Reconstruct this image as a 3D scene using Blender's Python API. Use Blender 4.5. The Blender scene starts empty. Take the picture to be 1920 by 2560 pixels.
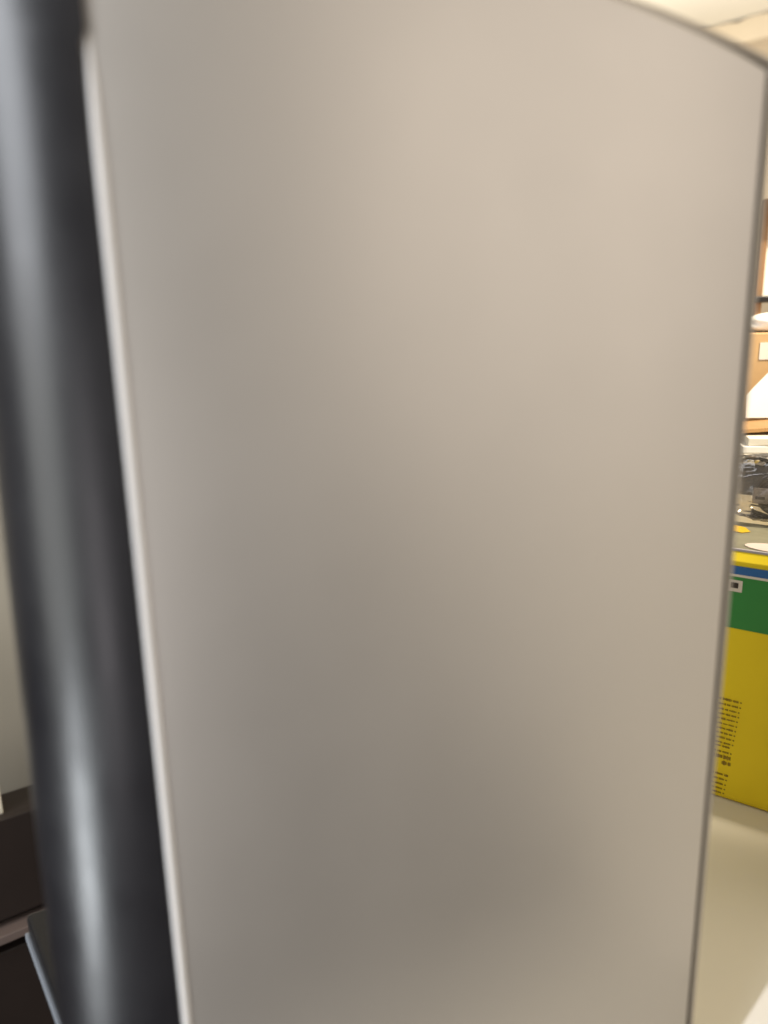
import bpy, bmesh, math, random
from mathutils import Vector, Matrix
random.seed(7)
sc = bpy.context.scene
col = sc.collection
R = math.radians

# ------------------------------------------------------------------ camera, world, lamps, exposure
cam_d = bpy.data.cameras.new('camera')
cam = bpy.data.objects.new('camera', cam_d); col.objects.link(cam); sc.camera = cam
cam_d.sensor_fit = 'VERTICAL'; cam_d.sensor_height = 36.0; cam_d.sensor_width = 27.0
cam_d.lens = 27.04
cam_d.clip_start = 0.005; cam_d.clip_end = 60
TILT, ROLL = R(13.5), R(-1.3)
fw = Vector((0, math.cos(TILT), -math.sin(TILT))); rt = Vector((1, 0, 0)); up = rt.cross(fw)
rt2 = math.cos(ROLL)*rt + math.sin(ROLL)*up; up2 = -math.sin(ROLL)*rt + math.cos(ROLL)*up
M = Matrix((rt2, up2, -fw)).transposed().to_4x4(); M.translation = Vector((0, 0, 0.30))
cam.matrix_world = M
cam_d.dof.use_dof = True
cam_d.dof.focus_distance = 0.50
cam_d.dof.aperture_fstop = 5.2

world = bpy.data.worlds.new('World'); sc.world = world; world.use_nodes = True
bg = world.node_tree.nodes['Background']
bg.inputs[0].default_value = (1.0, 0.93, 0.84, 1); bg.inputs[1].default_value = 0.13

def area(name, loc, target, sx, sy, power, colr, spread=180):
    l = bpy.data.lights.new(name, 'AREA'); l.shape = 'RECTANGLE'; l.size = sx; l.size_y = sy
    l.energy = power; l.color = colr; l.spread = R(spread)
    o = bpy.data.objects.new(name, l); col.objects.link(o)
    o.location = loc
    o.rotation_euler = (Vector(target)-Vector(loc)).to_track_quat('-Z', 'Y').to_euler()
    return o
# ceiling fitting over the far side of the room
area('ceiling_lamp', (0.95, 1.10, 1.60), (0.40, 0.52, 0.2), 1.5, 1.1, 19, (1.0, 0.86, 0.66))
# lamp added low before the far wall, aimed up to brighten wall and ceiling
area('far_fill_lamp', (1.0, 3.5, 0.7), (1.7, 4.5, 1.95), 1.0, 0.6, 44, (1.0, 0.92, 0.80))
# added spot over the papers and cardboard behind: burns them out
sl = bpy.data.lights.new('papers_fill_spot', 'SPOT'); sl.energy = 75; sl.color = (1.0, 0.87, 0.68); sl.spot_size = R(38); sl.spot_blend = 0.6; sl.shadow_soft_size = 0.04
so = bpy.data.objects.new('papers_fill_spot', sl); col.objects.link(so); so.location = (0.62, 0.30, 1.00)
so.rotation_euler = (Vector((0.34, 0.64, 0.24))-so.location).to_track_quat('-Z', 'Y').to_euler()
# large lamp added to the right behind the photographer, sized for the panel's warm sheen
area('sheen_fill_lamp', (1.30, -0.92, 0.76), (0.08, 0.22, 0.30), 1.8, 1.7, 8.2, (1.0, 0.885, 0.77), 130)
# fill lamp added behind the photographer: pale glow along the left of the panel
area('glow_fill_lamp', (-0.48, -1.28, -0.22), (0.0, 0.2, 0.18), 0.30, 0.75, 1.6, (1.0, 0.93, 0.96))
# cool window light from the left: upper streak on the black column
area('window_lamp', (-1.0, -0.55, 0.98), (-0.06, 0.2, 0.36), 0.75, 1.25, 22.0, (0.92, 0.95, 1.0))
area('mid_fill_lamp', (-0.95, -0.50, 0.10), (-0.06, 0.2, 0.25), 0.60, 0.60, 2.6, (0.95, 0.97, 0.93))  # weak fill added to lift the dim middle of the streak
# cool lamp added low on the left to make the lower streak
area('low_lamp', (-0.62, -0.26, -0.28), (-0.08, 0.19, 0.12), 0.17, 0.26, 2.1, (0.92, 0.97, 1.0))

vs = sc.view_settings
vs.view_transform = 'Standard'; vs.look = 'None'; vs.exposure = 0; vs.gamma = 1; vs.use_curve_mapping = False
sc.render.engine = 'CYCLES'
sc.cycles.use_denoising = True
sc.cycles.max_bounces = 8

# ------------------------------------------------------------------ helpers
def mat(name, colr, rough=0.5, metal=0.0, var=0.06, scale=40, bump=0.0, bscale=200, spec=0.5, coat=0.0, rvar=0.0, rscale=10):
    m = bpy.data.materials.new(name); m.use_nodes = True
    nt = m.node_tree; b = nt.nodes['Principled BSDF']
    tc = nt.nodes.new('ShaderNodeTexCoord')
    n = nt.nodes.new('ShaderNodeTexNoise'); n.inputs['Scale'].default_value = scale; n.inputs['Detail'].default_value = 6
    nt.links.new(tc.outputs['Object'], n.inputs['Vector'])
    cr = nt.nodes.new('ShaderNodeMix'); cr.data_type = 'RGBA'
    cr.inputs[6].default_value = (*[c*(1-var) for c in colr], 1)
    cr.inputs[7].default_value = (*[min(1, c*(1+var)) for c in colr], 1)
    nt.links.new(n.outputs['Fac'], cr.inputs[0]); nt.links.new(cr.outputs[2], b.inputs['Base Color'])
    b.inputs['Roughness'].default_value = rough; b.inputs['Metallic'].default_value = metal
    b.inputs['Specular IOR Level'].default_value = spec
    b.inputs['Coat Weight'].default_value = coat
    if rvar:                                                       # uneven polish, faint smudges
        n3 = nt.nodes.new('ShaderNodeTexNoise'); n3.inputs['Scale'].default_value = rscale; n3.inputs['Detail'].default_value = 3
        mr = nt.nodes.new('ShaderNodeMapRange'); mr.inputs[1].default_value = 0.3; mr.inputs[2].default_value = 0.7
        mr.inputs[3].default_value = rough-rvar; mr.inputs[4].default_value = rough+rvar
        nt.links.new(tc.outputs['Object'], n3.inputs['Vector']); nt.links.new(n3.outputs['Fac'], mr.inputs[0]); nt.links.new(mr.outputs[0], b.inputs['Roughness'])
    if bump:
        n2 = nt.nodes.new('ShaderNodeTexNoise'); n2.inputs['Scale'].default_value = bscale; n2.inputs['Detail'].default_value = 4
        nt.links.new(tc.outputs['Object'], n2.inputs['Vector'])
        bp = nt.nodes.new('ShaderNodeBump'); bp.inputs['Strength'].default_value = bump; bp.inputs['Distance'].default_value = 0.001
        nt.links.new(n2.outputs['Fac'], bp.inputs['Height']); nt.links.new(bp.outputs['Normal'], b.inputs['Normal'])
    return m

MT = dict(
    panel=mat('satin_silver', (0.53, 0.498, 0.455), 0.45, 0.72, var=0.02, scale=12, bump=0.02, bscale=900, rvar=0.035, rscale=13),
    gloss=mat('gloss_black', (0.012, 0.012, 0.015), 0.33, 0.0, var=0.15, scale=60, bump=0.04, bscale=120, spec=0.85, rvar=0.04, rscale=38),
    seam=mat('seam_rubber', (0.075, 0.062, 0.047), 0.7),
    shell=mat('grey_shell', (0.33, 0.29, 0.235), 0.45, 0.2, var=0.02),
    lit_bevel=mat('pale_highlight', (0.92, 0.92, 0.92), 0.35, 0.0, var=0.02),  # near white, stands in for light caught on the bevel
    table=mat('cream_laminate', (0.72, 0.685, 0.59), 0.42, 0.0, var=0.05, scale=14, bump=0.03, bscale=500),
    band=mat('grey_edge_band', (0.24, 0.26, 0.29), 0.4, 0.0),
    yellow=mat('yellow_card', (0.86, 0.66, 0.005), 0.55, var=0.05, scale=30),
    blue=mat('blue_print', (0.025, 0.13, 0.36), 0.45),
    green=mat('green_print', (0.035, 0.25, 0.05), 0.45),
    white=mat('white_print', (0.72, 0.66, 0.56), 0.5),
    ink=mat('black_print', (0.26, 0.17, 0.004), 0.5),
    dark=mat('dark_print', (0.03, 0.02, 0.015), 0.5),
    olive=mat('grey_picture_print', (0.20, 0.19, 0.13), 0.35, var=0.5, scale=60),
    pink=mat('pale_pink_print', (0.60, 0.50, 0.45), 0.4),
    gold=mat('gold_print', (0.55, 0.34, 0.01), 0.4),
    lid=mat('grey_lid_edge', (0.42, 0.40, 0.44), 0.4),
    paper=mat('white_paper', (0.80, 0.77, 0.70), 0.7, var=0.04, scale=80),
    cream=mat('cream_paper', (0.80, 0.74, 0.60), 0.6),
    card=mat('brown_cardboard', (0.52, 0.33, 0.15), 0.75, var=0.1, scale=120),
    carddk=mat('dark_cardboard', (0.34, 0.19, 0.07), 0.8, var=0.15, scale=120),
    wood=mat('brown_wood', (0.25, 0.14, 0.06), 0.5, var=0.25, scale=50),
    maroon=mat('maroon_cloth', (0.05, 0.015, 0.015), 0.8),
    black=mat('black_plastic', (0.012, 0.012, 0.013), 0.35),
    grey=mat('grey_label', (0.30, 0.27, 0.25), 0.5, var=0.6, scale=700),
    brown=mat('dark_brown_veneer', (0.024, 0.016, 0.013), 0.5, var=0.15, scale=25),
    brownl=mat('pale_brown_lip', (0.16, 0.12, 0.105), 0.5),
    wallc=mat('cream_wall_paint', (0.50, 0.415, 0.30), 0.85, var=0.08, scale=3, bump=0.3, bscale=30),
    cornice=mat('pale_plaster', (0.68, 0.59, 0.45), 0.85, var=0.06, scale=5, bump=0.3, bscale=30),
    ceil=mat('white_ceiling_paint', (0.82, 0.78, 0.68), 0.9, var=0.04, scale=3, bump=0.3, bscale=20),
    wallb=mat('beige_wall_paint', (0.36, 0.32, 0.25), 0.9, var=0.08, scale=6),
    slate=mat('slate_fabric', (0.10, 0.105, 0.12), 0.45, var=0.3, scale=150, bump=0.4, bscale=200),
    floor=mat('brown_floor', (0.04, 0.03, 0.026), 0.6, var=0.2, scale=8),
)
# thin clear plastic of the bag
m = bpy.data.materials.new('clear_plastic_bag'); m.use_nodes = True; nt = m.node_tree
nt.nodes.remove(nt.nodes['Principled BSDF'])
tr = nt.nodes.new('ShaderNodeBsdfTransparent'); tr.inputs[0].default_value = (0.93, 0.91, 0.88, 1)
gl = nt.nodes.new('ShaderNodeBsdfGlossy'); gl.inputs['Roughness'].default_value = 0.08
df = nt.nodes.new('ShaderNodeBsdfTranslucent'); df.inputs[0].default_value = (0.8, 0.76, 0.70, 1)
fr = nt.nodes.new('ShaderNodeFresnel'); fr.inputs[0].default_value = 1.5
mx = nt.nodes.new('ShaderNodeMixShader'); mx2 = nt.nodes.new('ShaderNodeMixShader'); mx.inputs[0].default_value = 0.22
nt.links.new(tr.outputs[0], mx.inputs[1]); nt.links.new(df.outputs[0], mx.inputs[2])
nt.links.new(fr.outputs[0], mx2.inputs[0]); nt.links.new(mx.outputs[0], mx2.inputs[1]); nt.links.new(gl.outputs[0], mx2.inputs[2])
nt.links.new(mx2.outputs[0], nt.nodes['Material Output'].inputs[0])
MT['bag'] = m

def obj(name, verts, faces, m, parent=None, smooth=False, bevel=0.0, seg=2):
    me = bpy.data.meshes.new(name); me.from_pydata([tuple(v) for v in verts], [], faces); me.update()
    bm = bmesh.new(); bm.from_mesh(me); bmesh.ops.recalc_face_normals(bm, faces=bm.faces)
    if bevel: bmesh.ops.bevel(bm, geom=bm.edges[:], offset=bevel, segments=seg, profile=0.5, affect='EDGES')
    bm.to_mesh(me); bm.free()
    if smooth:
        for p in me.polygons: p.use_smooth = True
    me.materials.append(MT[m])
    o = bpy.data.objects.new(name, me); col.objects.link(o)
    if parent: o.parent = parent
    return o
def tag(o, label=None, cat=None, group=None, kind=None):
    for k, v in (('label', label), ('category', cat), ('group', group), ('kind', kind)):
        if v: o[k] = v
    return o
def empty(name, loc=(0, 0, 0), rz=0):
    o = bpy.data.objects.new(name, None); col.objects.link(o); o.location = loc; o.rotation_euler = (0, 0, rz)
    o.empty_display_size = 0.01
    return o
def boxvf(x0, x1, y0, y1, z0, z1):
    v = [(x, y, z) for z in (z0, z1) for x, y in ((x0, y0), (x1, y0), (x1, y1), (x0, y1))]
    f = [(0, 3, 2, 1), (4, 5, 6, 7), (0, 1, 5, 4), (1, 2, 6, 5), (2, 3, 7, 6), (3, 0, 4, 7)]
    return v, f
def box(name, x0, x1, y0, y1, z0, z1, m, parent=None, bevel=0.0):
    return obj(name, *boxvf(x0, x1, y0, y1, z0, z1), m, parent, bevel=bevel)
def prism(name, pts, y0, y1, m, parent=None, bevel=0.0, smooth=False, seg=2):
    """outline pts (x,z) extruded along y"""
    n = len(pts)
    v = [(x, y0, z) for x, z in pts] + [(x, y1, z) for x, z in pts]
    f = [tuple(range(n))[::-1], tuple(range(n, 2*n))] + [(i, (i+1) % n, n+(i+1) % n, n+i) for i in range(n)]
    return obj(name, v, f, m, parent, bevel=bevel, smooth=smooth, seg=seg)
def slab(name, pts, z0, z1, m, parent=None, bevel=0.0):
    """outline pts (x,y) extruded along z"""
    n = len(pts)
    v = [(x, y, z0) for x, y in pts] + [(x, y, z1) for x, y in pts]
    f = [tuple(range(n))[::-1], tuple(range(n, 2*n))] + [(i, (i+1) % n, n+(i+1) % n, n+i) for i in range(n)]
    return obj(name, v, f, m, parent, bevel=bevel)

# ------------------------------------------------------------------ the setting
TD = Vector((0.584, -0.812, 0)).normalized()                      # direction of the table's left edge
T0 = Vector((-0.1685, 0.3095, 0))
a = T0 - TD*0.034; b_ = T0 + TD*0.22                              # rear corner and front end of that edge
c_ = a + Vector((0.6, 0.8, 0))*1.2
tb = empty('table')
tag(tb, 'cream laminate tabletop with a thin pale grey edge', 'table')
slab('tabletop', [(a.x, a.y), (b_.x, b_.y), (0.19, b_.y), (0.64, -0.75), (1.4, -0.75), (1.4, c_.y), (c_.x, c_.y)], -0.0045, 0.0, 'table', tb)
nn = Vector((-TD.y, TD.x, 0)) * -1                                # outward (to the left)
pw = 0.0022
ed = [a + nn*0.0, b_ + nn*0.0, b_ + nn*pw, a + nn*pw]
slab('edge_band', [(p.x, p.y) for p in ed], -0.0045, 0.0005, 'band', tb, bevel=0.0007)
tag(box('floor', -3.0, 4.0, -2.0, 6.5, -0.76, -0.72, 'floor'), kind='structure')

W0 = Vector((1.888, 4.844, 0)); WD = Vector((0.722, -0.692, 0)).normalized(); WN = Vector((0.692, 0.722, 0)).normalized()
def wallseg(name, s0, s1, d0, d1, z0, z1, m, parent=None):
    pts = [W0 + WD*s + WN*d for s, d in ((s0, d0), (s1, d0), (s1, d1), (s0, d1))]
    return slab(name, [(p.x, p.y) for p in pts], z0, z1, m, parent)
wl = tag(wallseg('wall_back', -3.0, 5.5, 0.06, 0.2, -0.72, 2.4, 'wallc'), kind='structure')
# flaking plaster band under the ceiling with an uneven lower edge
n = 90; vv = []; ff = []
for i in range(n+1):
    s = -3.0 + 5.0*i/n
    zz = 1.775 + 0.003*math.sin(i*1.7) + random.uniform(-0.006, 0.006)
    p = W0 + WD*s; q = W0 + WD*s + WN*0.06
    ztop = 1.898 + random.uniform(-0.012, 0.006)
    vv += [(p.x, p.y, ztop), (p.x, p.y, zz), (q.x, q.y, zz)]
for i in range(n):
    k = 3*i; ff += [(k, k+1, k+4, k+3), (k+1, k+2, k+5, k+4)]
obj('cornice', vv, ff, 'cornice', wl)
cp = [W0 + WD*s + WN*d for s, d in ((-3.0, 0.05), (5.5, 0.05), (5.5, -7.0), (-3.0, -7.0))]
tag(slab('ceiling', [(p.x, p.y) for p in cp], 1.905, 1.96, 'ceil'), kind='structure')
tag(box('wall_left', -1.6, -0.05, 0.78, 0.86, -0.72, 1.3, 'wallb'), kind='structure')

# ------------------------------------------------------------------ the appliance (local x = along the panel, -y = towards the viewer)
ap = empty('countertop_appliance', (-0.0500, 0.1866, 0), R(15))
tag(ap, 'tall appliance with satin silver side panel and glossy black rounded front, filling the photo', 'appliance')
UL, UR, UC, ZC, ZB = -0.0125, 0.1611, 0.040, 0.3834, 0.014
def ztop(u): return ZC - 1.27*(u-UC)**2
def outline(l, r, dz, zb, n=40):
    pts = [(l, zb), (r, zb)]
    for i in range(n+1):
        u = r + (l-r)*i/n
        pts.append((u, ztop(u) + dz))
    return pts
# silver panel, gently crowned, with soft edges
BUL = 0.0040; HALF = (UR-UL)/2; UM = (UL+UR)/2
def wfront(u, z):
    t = (u-UM)/HALF
    return -BUL*(1-abs(t)**2.4) + 0.0015*math.exp(-(u-UL)/0.020)
def ends(n): return [0, 0.0015, 0.004] + [0.01+0.98*k/n for k in range(n+1)] + [0.996, 0.9985, 1]
su, sz = ends(60), ends(40)
nu, nz = len(su)-1, len(sz)-1; vv = []; ff = []
for j in range(nz+1):
    for i in range(nu+1):
        s = su[i]; u = UL + (UR-UL)*s
        zt = ztop(u); z = ZB + (zt-ZB)*sz[j]
        vv.append((u, wfront(u, z), z))
def vid(i, j): return j*(nu+1)+i
for j in range(nz):
    for i in range(nu): ff.append((vid(i, j), vid(i+1, j), vid(i+1, j+1), vid(i, j+1)))
# rolled rim and skirt
rim = [(i, 0) for i in range(nu+1)] + [(nu, j) for j in range(1, nz+1)] + [(i, nz) for i in range(nu-1, -1, -1)] + [(0, j) for j in range(nz-1, 0, -1)]
cx, cz = UM, 0.19
base_ids = [vid(i, j) for i, j in rim]
prev = base_ids
for off, dep in ((0.0004, 0.0002), (0.0007, 0.0007), (0.0007, 0.005)):
    cur = []
    for (i, j), b0 in zip(rim, base_ids):
        x, y, z = vv[b0]
        ox = -off if i == 0 else (off if i == nu else 0); oz = -off if j == 0 else (off if j == nz else 0)
        cur.append(len(vv)); vv.append((x+ox, y+dep, z+oz))
    for k in range(len(rim)):
        k2 = (k+1) % len(rim); ff.append((prev[k], prev[k2], cur[k2], cur[k]))
    prev = cur
pn = obj('side_panel', vv, ff, 'panel', ap, smooth=True)
pn['label'] = 'satin silver side panel with arched top'
# dark seam behind the panel, then the grey shell
prism('seam_gasket', outline(UL+0.001, UR+0.0028, 0.0030, ZB-0.001), 0.0026, 0.0060, 'seam', ap)
prism('rear_shell', outline(UL+0.001, UR+0.0020, 0.0020, ZB-0.002), 0.0062, 0.085, 'shell', ap, bevel=0.0006)
def path(d):
    return [(UR+d, ZB)] + [(UR+d + (UL-UR-d)*k/40, ztop(UR+d + (UL-UR-d)*k/40) + d*1.05) for k in range(41)]
pi_, po_ = path(0.0023), path(0.0036); vv = []; ff = []; npt = len(pi_)
for y_ in (0.0006, 0.010):
    vv += [(x, y_, z) for x, z in pi_] + [(x, y_, z) for x, z in po_]
for k in range(npt-1):
    q0, q1, q2, q3 = k, npt+k, 2*npt+k, 3*npt+k
    ff += [(q0, q0+1, q1+1, q1), (q2, q3, q3+1, q2+1), (q1, q1+1, q3+1, q3), (q0, q2, q2+1, q0+1)]
obj('shell_rim', vv, ff, 'shell', ap)
# black rounded front column
vv = []; ff = []; na = 28; zs = [0.012, 0.05, 0.10, 0.15, 0.20, 0.25, 0.30, 0.34, 0.3605, 0.3635, 0.368, 0.388, 0.396]
prof_n = na+3
for z in zs:
    a_ = 0.0325 + 0.0055*max(0, min(1, (0.33-z)/0.2))
    sh = 0 if z < 0.389 else (z-0.388)*0.5
    for k in range(na+1):
        th = math.pi/2*k/na
        cov = 0.0013*math.cos(th)**8 if z > 0.363 else 0.0        # above the pale strip the black laps onto the panel edge
        vv.append((UL-0.0003 + cov - (a_-sh)*math.sin(th), 0.0004 + sh + 0.030*(1-math.cos(th)), z))
    vv.append((UL-0.0003-(a_-sh), 0.085, z)); vv.append((UL-0.0003, 0.085, z))
for j in range(len(zs)-1):
    for k in range(prof_n):
        k2 = (k+1) % prof_n
        ff.append((j*prof_n+k, j*prof_n+k2, (j+1)*prof_n+k2, (j+1)*prof_n+k))
ff.append(tuple(range(prof_n))); ff.append(tuple((len(zs)-1)*prof_n+k for k in range(prof_n)))
fc = obj('front_column', vv, ff, 'gloss', ap, smooth=True)
fc['label'] = 'glossy black rounded front with a pale reflected streak'
es = fc.modifiers.new('split', 'EDGE_SPLIT'); es.split_angle = R(50)
# pale strip painting the bevel's highlight between column and panel, fading out rounded at the top
vv = []; ff = []; zs = [0.02 + (0.336-0.02)*i/14 for i in range(15)] + [0.346, 0.353, 0.359, 0.3625]
sc_ = [1]*15 + [0.92, 0.78, 0.5, 0.15]; q = 8
for z, s in zip(zs, sc_):
    for k in range(q+1):
        th = math.pi*k/q
        vv.append((UL+0.0010 - 0.00125*s*math.cos(th), 0.0012 - 0.0009*s*math.sin(th), z))
for j in range(len(zs)-1):
    for k in range(q): ff.append((j*(q+1)+k, j*(q+1)+k+1, (j+1)*(q+1)+k+1, (j+1)*(q+1)+k))
tr_ = obj('bevel_highlight', vv, ff, 'lit_bevel', ap, smooth=True); tr_['label'] = 'pale strip painted as the lit panel bevel along the black front'
# black base, widened to the left in place of shade on the tabletop
slab('shade_base', [(-0.0948, 0.1800), (-0.0338, 0.0165), (-0.020, 0.006), (0.150, 0.006), (0.160, 0.016), (0.160, 0.140), (-0.050, 0.190)], 0.0, 0.012, 'black', ap, bevel=0.002)

# ------------------------------------------------------------------ yellow printed box (upside down)
YB = empty('yellow_box', (0.20835, 0.44067, 0), math.atan2(-0.60108, 0.79919))
tag(YB, 'yellow printed carton with blue and green bands, standing upside down on the table', 'box')
H = 0.1655; DEP = 0.076
pf = [(0.0030, 0), (0.0008, 0.0012), (0, 0.0034), (0, H-0.0062), (0.0042, H-0.0006), (DEP, H-0.0006), (DEP, 0)]
obj('carton', [(x, y, z) for x in (-0.12, 0.13) for y, z in pf], [tuple(range(7)), tuple(range(13, 6, -1))] + [(k, (k+1) % 7, 7+(k+1) % 7, 7+k) for k in range(7)], 'yellow', YB, bevel=0.0004)
def pr(name, u0, u1, z0, z1, m, lift=0.0004, parent=YB):
    return obj(name, [(u0, -lift, z0), (u1, -lift, z0), (u1, -lift, z1), (u0, -lift, z1)], [(0, 1, 2, 3)], m, parent)
pr('blue_band', -0.119, 0.129, 0.1514, 0.1566, 'blue')
pr('white_line', -0.119, 0.129, 0.1499, 0.1514, 'white')
gb = pr('green_band', -0.119, 0.129, 0.1172, 0.1499, 'green')
ic = pr('white_frame_mark', -0.0012, 0.0068, 0.1405, 0.1478, 'white', 0.0007)
pr('dark_square', 0.0004, 0.0046, 0.1428, 0.1462, 'dark', 0.0010, ic)
def topq(name, pts, m, lift=0.0004):
    return obj(name, [(x, y, H+lift-0.0006) for x, y in pts], [tuple(range(len(pts)))], m, YB)
topq('picture_print', [(-0.119, 0.0055), (0.129, 0.0055), (0.129, DEP-0.001), (-0.119, DEP-0.001)], 'olive')
box('lid_edge', -0.12, 0.13, 0.0036, 0.0050, H-0.0010, H+0.0006, 'lid', YB, bevel=0.0003)
topq('pink_oval', [(0.0215+0.019*math.cos(t*0.3142), 0.0175+0.0095*math.sin(t*0.3142)) for t in range(20)], 'pink', 0.0008)
topq('gold_shape', [(-0.030, 0.052), (-0.005, 0.045), (-0.001, 0.050), (-0.006, 0.060), (-0.030, 0.070)], 'gold', 0.0008)
rows = [(12.43, 69.5), (12.3, 66.03), (11.74, 62.57), (11.78, 59.38), (11.21, 56.09), (11.06, 52.71), (10.68, 49.45), (10.51, 46.3), (10.13, 43.01), (9.97, 39.69), (8.02, 37.27), (9.39, 33.42), (9.02, 29.99), (9.33, 26.01), (8.47, 17.64), (8.08, 14.24), (7.7, 10.73), (7.51, 7.53), (7.09, 4.5)]
for i, (uu, zz) in enumerate(rows):
    vv = []; ff = []
    def quad(x0, x1, z0, z1):
        k = len(vv)
        vv.extend([(x0/1000, -0.0004, z0/1000), (x1/1000, -0.0004, z0/1000), (x1/1000, -0.0004, z1/1000), (x0/1000, -0.0004, z1/1000)])
        ff.append((k, k+1, k+2, k+3))
    big = i in (12, 13); h = 2.6 if big else (1.15 if i not in (0, 14) else 1.5)
    x = uu
    if not big and i not in (10, 14):
        quad(x-0.9, x, zz-0.45, zz+0.45); x -= 1.8
    end = -22 if i != 13 else uu-5.5
    while x > end:
        for _ in range(random.randint(3, 8)):                    # one word of small strokes
            w = random.uniform(0.35, 0.75)
            hh = h*random.choice((0.8, 0.8, 1.0, 1.2))
            quad(x-w, x, zz-hh/2, zz+hh/2)
            x -= w + random.uniform(0.03, 0.2)
        x -= 0.6
    obj('text_line', vv, ff, 'ink', YB)

# ------------------------------------------------------------------ things behind and on the yellow box
# clear bag with a dark round gadget
g = empty('round_gadget', (0.2640, 0.502, 0.1845), R(-28))
tag(g, 'dark round gadget with a scribbled grey label inside the clear bag', 'gadget')
vv = []; ff = []; N = 32
for rr, yy in ((0.0118, 0.012), (0.0130, 0.009), (0.0130, -0.004), (0.0122, -0.0065), (0.0105, -0.0072), (0.0, -0.0062)):
    for k in range(N):
        t = 2*math.pi*k/N; vv.append((rr*math.cos(t), yy, rr*math.sin(t)))
for j in range(5):
    for k in range(N):
        k2 = (k+1) % N; ff.append((j*N+k, j*N+k2, (j+1)*N+k2, (j+1)*N+k))
ff.append(tuple(range(N)))
obj('housing', vv, ff, 'black', g, smooth=True)
box('label_strip', -0.0150, 0.013, -0.0092, -0.0078, -0.0045, 0.0060, 'grey', g, bevel=0.0003)
box('label_mark', -0.0132, -0.0075, -0.0097, -0.0094, -0.0015, 0.0005, 'black', g)
box('label_mark', -0.0050, -0.0025, -0.0097, -0.0094, -0.0022, 0.0, 'black', g)
# thin wire
cu = [(-0.0165, -0.0100, -0.0072), (-0.0155, -0.0101, -0.0052), (-0.008, -0.0102, -0.0062), (0.004, -0.0102, -0.0078), (0.012, -0.0102, -0.0085)]
vv = []; ff = []
for x, y, z in cu:
    for k in range(6):
        t = k*math.pi/3; vv.append((x, y+0.0005*math.cos(t), z+0.0005*math.sin(t)))
for j in range(len(cu)-1):
    for k in range(6): ff.append((j*6+k, j*6+(k+1) % 6, (j+1)*6+(k+1) % 6, (j+1)*6+k))
obj('wire', vv, ff, 'black', g, smooth=True)
# bag surface: crumpled pillow
bm = bmesh.new(); bmesh.ops.create_icosphere(bm, subdivisions=5, radius=1.0)
from mathutils import noise
for v in bm.verts:
    p = v.co.copy()
    k = 1 + 0.10*noise.noise(p*3.0) + 0.05*noise.noise(p*8.0 + Vector((3, 1, 7)))
    v.co = Vector((p.x*0.040*k, p.y*0.017*k, (abs(p.z)**0.8)*math.copysign(1, p.z)*0.0225*k))
me = bpy.data.meshes.new('plastic_bag'); bm.to_mesh(me); bm.free(); me.materials.append(MT['bag'])
for p in me.polygons: p.use_smooth = True
bag = bpy.data.objects.new('plastic_bag', me); col.objects.link(bag); bag.location = (0.262, 0.505, 0.1895); bag.rotation_euler = (0, 0, R(-25))
tag(bag, 'crumpled clear plastic bag lying on top of the yellow box', 'bag')

# white carton with papers on it
wc = tag(box('white_carton', 0, 0.16, 0, 0.07, 0, 0.186, 'paper', bevel=0.001), 'white carton behind the yellow box, under the pile of papers', 'carton')
wc.location = (0.262, 0.572, 0); wc.rotation_euler = (0, 0, R(-12))
zz = 0.1862
for i in range(5):
    t = 0.0052 + 0.0004*(i % 3)
    o = box('paper_stack', 0, 0.15, 0, 0.075, 0, t, 'paper' if i % 2 else 'cream', bevel=0.0006)
    o.location = (0.2655+random.uniform(-0.004, 0.004), 0.560+random.uniform(-0.003, 0.003), zz); o.rotation_euler = (0, 0, R(-12+random.uniform(-6, 6)))
    zz += t + 0.0003
    tag(o, ['lowest white booklet of the pile behind the plastic bag', 'second white booklet from the bottom of the pile', 'middle cream booklet of the pile behind the plastic bag', 'white booklet second from the top of the pile', 'topmost cream booklet of the pile under the cardboard flap'][i], 'booklet', 'booklets in the pile behind the plastic bag')
    if i in (1, 2):
        vv = []; ff = []; x = 0.004
        while x < 0.06:
            w = random.uniform(0.0008, 0.0025); k = len(vv); h0 = t*0.25; h1 = t*random.uniform(0.5, 0.75)
            vv += [(x, -0.0002, h0), (x+w, -0.0002, h0), (x+w, -0.0002, h1), (x, -0.0002, h1)]; ff.append((k, k+1, k+2, k+3)); x += w+random.uniform(0.0004, 0.002)
        obj('spine_print', vv, ff, 'grey', o)
# cardboard box with label, flap, leaning sheet
cb = empty('cardboard_box', (0.284, 0.632, 0), R(-8))
tag(cb, 'tan cardboard box with a white label, behind the pile of papers', 'box')
box('carton', 0, 0.20, 0, 0.26, 0, 0.289, 'card', cb, bevel=0.001)
box('address_label', 0.0205, 0.05, -0.0006, -0.0002, 0.2680, 0.2815, 'white', cb)
fl = box('flap', -0.006, 0.16, -0.060, -0.001, 0.2165, 0.2195, 'carddk', cb, bevel=0.0004)
fl.rotation_euler = (R(0), R(-4), 0)
sh_ = prism('leaning_sheet', [(0, 0), (0.12, 0), (0.12, 0.075), (0.034, 0.055), (0.0, 0.018)], 0, 0.0008, 'paper')
sh_.location = (0.2895, 0.612, 0.2235); sh_.rotation_euler = (R(-8), 0, R(-8))
tag(sh_, 'cream white sheet leaning slantwise against the cardboard box', 'paper')
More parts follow.
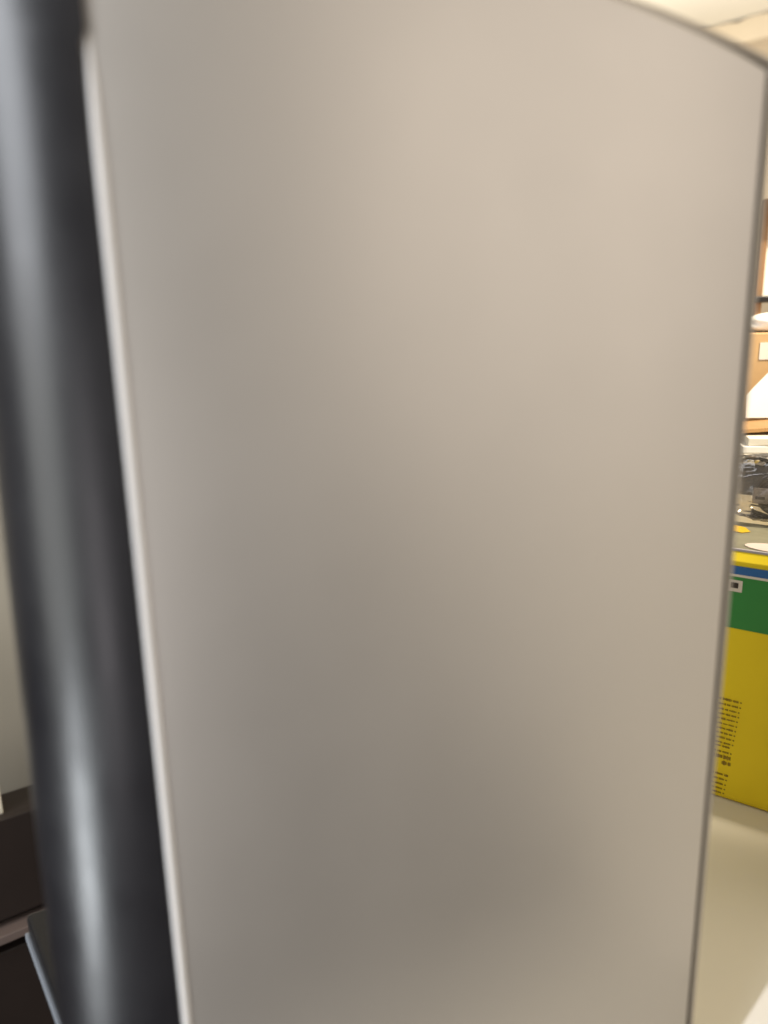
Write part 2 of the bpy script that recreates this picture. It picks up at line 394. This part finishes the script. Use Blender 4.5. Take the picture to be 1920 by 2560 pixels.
# white pouch on the cardboard box
bm = bmesh.new(); bmesh.ops.create_icosphere(bm, subdivisions=4, radius=1.0)
for v in bm.verts:
    p = v.co.copy(); k = 1+0.12*noise.noise(p*2.5)
    v.co = Vector((p.x*0.035*k, p.y*0.03*k, max(-0.6, p.z)*0.0095*k))
me = bpy.data.meshes.new('white_pouch'); bm.to_mesh(me); bm.free(); me.materials.append(MT['paper'])
for p in me.polygons: p.use_smooth = True
po = bpy.data.objects.new('white_pouch', me); col.objects.link(po); po.location = (0.337, 0.665, 0.2953)
tag(po, 'rounded white pouch lying on top of the cardboard box', 'pouch')
# framed board with black bottom rail
fb = empty('framed_board', (0.3775, 0.80, 0.289), R(-14))
tag(fb, 'white board in a brown wooden frame with black bottom rail, above the cardboard box', 'board')
box('stile', 0.0, 0.007, 0, 0.012, 0.0, 0.125, 'wood', fb, bevel=0.0008)
box('stile', 0.30, 0.307, 0, 0.012, 0.0, 0.125, 'wood', fb, bevel=0.0008)
box('board', 0.007, 0.30, 0.004, 0.009, 0.030, 0.124, 'paper', fb)
box('bottom_rail', -0.002, 0.304, -0.006, 0.0, 0.0265, 0.0330, 'black', fb, bevel=0.001)
hc = prism('hanging_cloth', [(0.0, 0.0), (0.05, -0.004), (0.055, 0.045), (0.004, 0.045)], 0, 0.006, 'maroon', bevel=0.001)
hc.location = (0.3795, 0.785, 0.395); hc.rotation_euler = (0, 0, R(-14))
tag(hc, 'dark maroon cloth hanging over the top of the framed board', 'cloth')
gp = box('grey_sleeve', 0, 0.06, 0, 0.006, 0, 0.026, 'slate', bevel=0.0025)
gp.location = (0.2400, 0.528, 0.1815); gp.rotation_euler = (R(-6), R(3), R(-25))
tag(gp, 'slate grey sleeve inside the clear bag, behind the round gadget', 'sleeve')

# ------------------------------------------------------------------ near right corner: white folded card
e0, e1 = Vector((0.1590, 0.2557, 0.060)), Vector((0.1140, 0.2120, 0.060)); vv = []; ff = []; K = 12
for k in range(K+1):
    t = k/K; dx = 0.085*t; dz = -0.0594*(t**1.6)
    for e in (e0, e1):
        vv += [(e.x+dx, e.y-0.012*t, e.z+dz), (e.x+dx, e.y-0.012*t, e.z+dz-0.0005)]
for k in range(K):
    q = 4*k; ff += [(q, q+2, q+6, q+4), (q+1, q+5, q+7, q+3), (q, q+4, q+5, q+1), (q+2, q+3, q+7, q+6)]
ff += [(0, 1, 3, 2), (4*K, 4*K+2, 4*K+3, 4*K+1)]
fcard = obj('curled_sheet', vv, ff, 'paper', smooth=False)
tag(fcard, 'white curled sheet on the table in the lower right corner', 'paper')

# ------------------------------------------------------------------ lower left: dark brown drawer cabinet and cream box
ca = empty('drawer_cabinet', (-0.3706, 0.6129, -0.72), math.atan2(0.567, 0.824))
tag(ca, 'dark brown drawer cabinet standing below the table edge', 'cabinet')
box('carcass', -0.30, 0.25, 0.0112, 0.05, 0.0, 0.586, 'brown', ca, bevel=0.002)
box('drawer_front', -0.298, 0.248, 0.0, 0.011, 0.486, 0.588, 'brown', ca, bevel=0.001)
box('drawer_front', -0.298, 0.248, 0.0, 0.011, 0.30, 0.452, 'brown', ca, bevel=0.001)
box('pull_lip', -0.298, 0.248, -0.010, 0.0115, 0.4675, 0.4765, 'brownl', ca, bevel=0.001)
cr_ = empty('cream_box', (-0.3706, 0.6129, -0.1338), math.atan2(0.567, 0.824))
tag(cr_, 'cream box standing on the brown cabinet at the left margin', 'box')
box('lid', -0.161, 0.021, 0.0115, 0.051, 0.0702, 0.080, 'cream', cr_, bevel=0.001)
box('body', -0.16, 0.020, 0.0125, 0.05, 0.0, 0.070, 'cream', cr_, bevel=0.001)
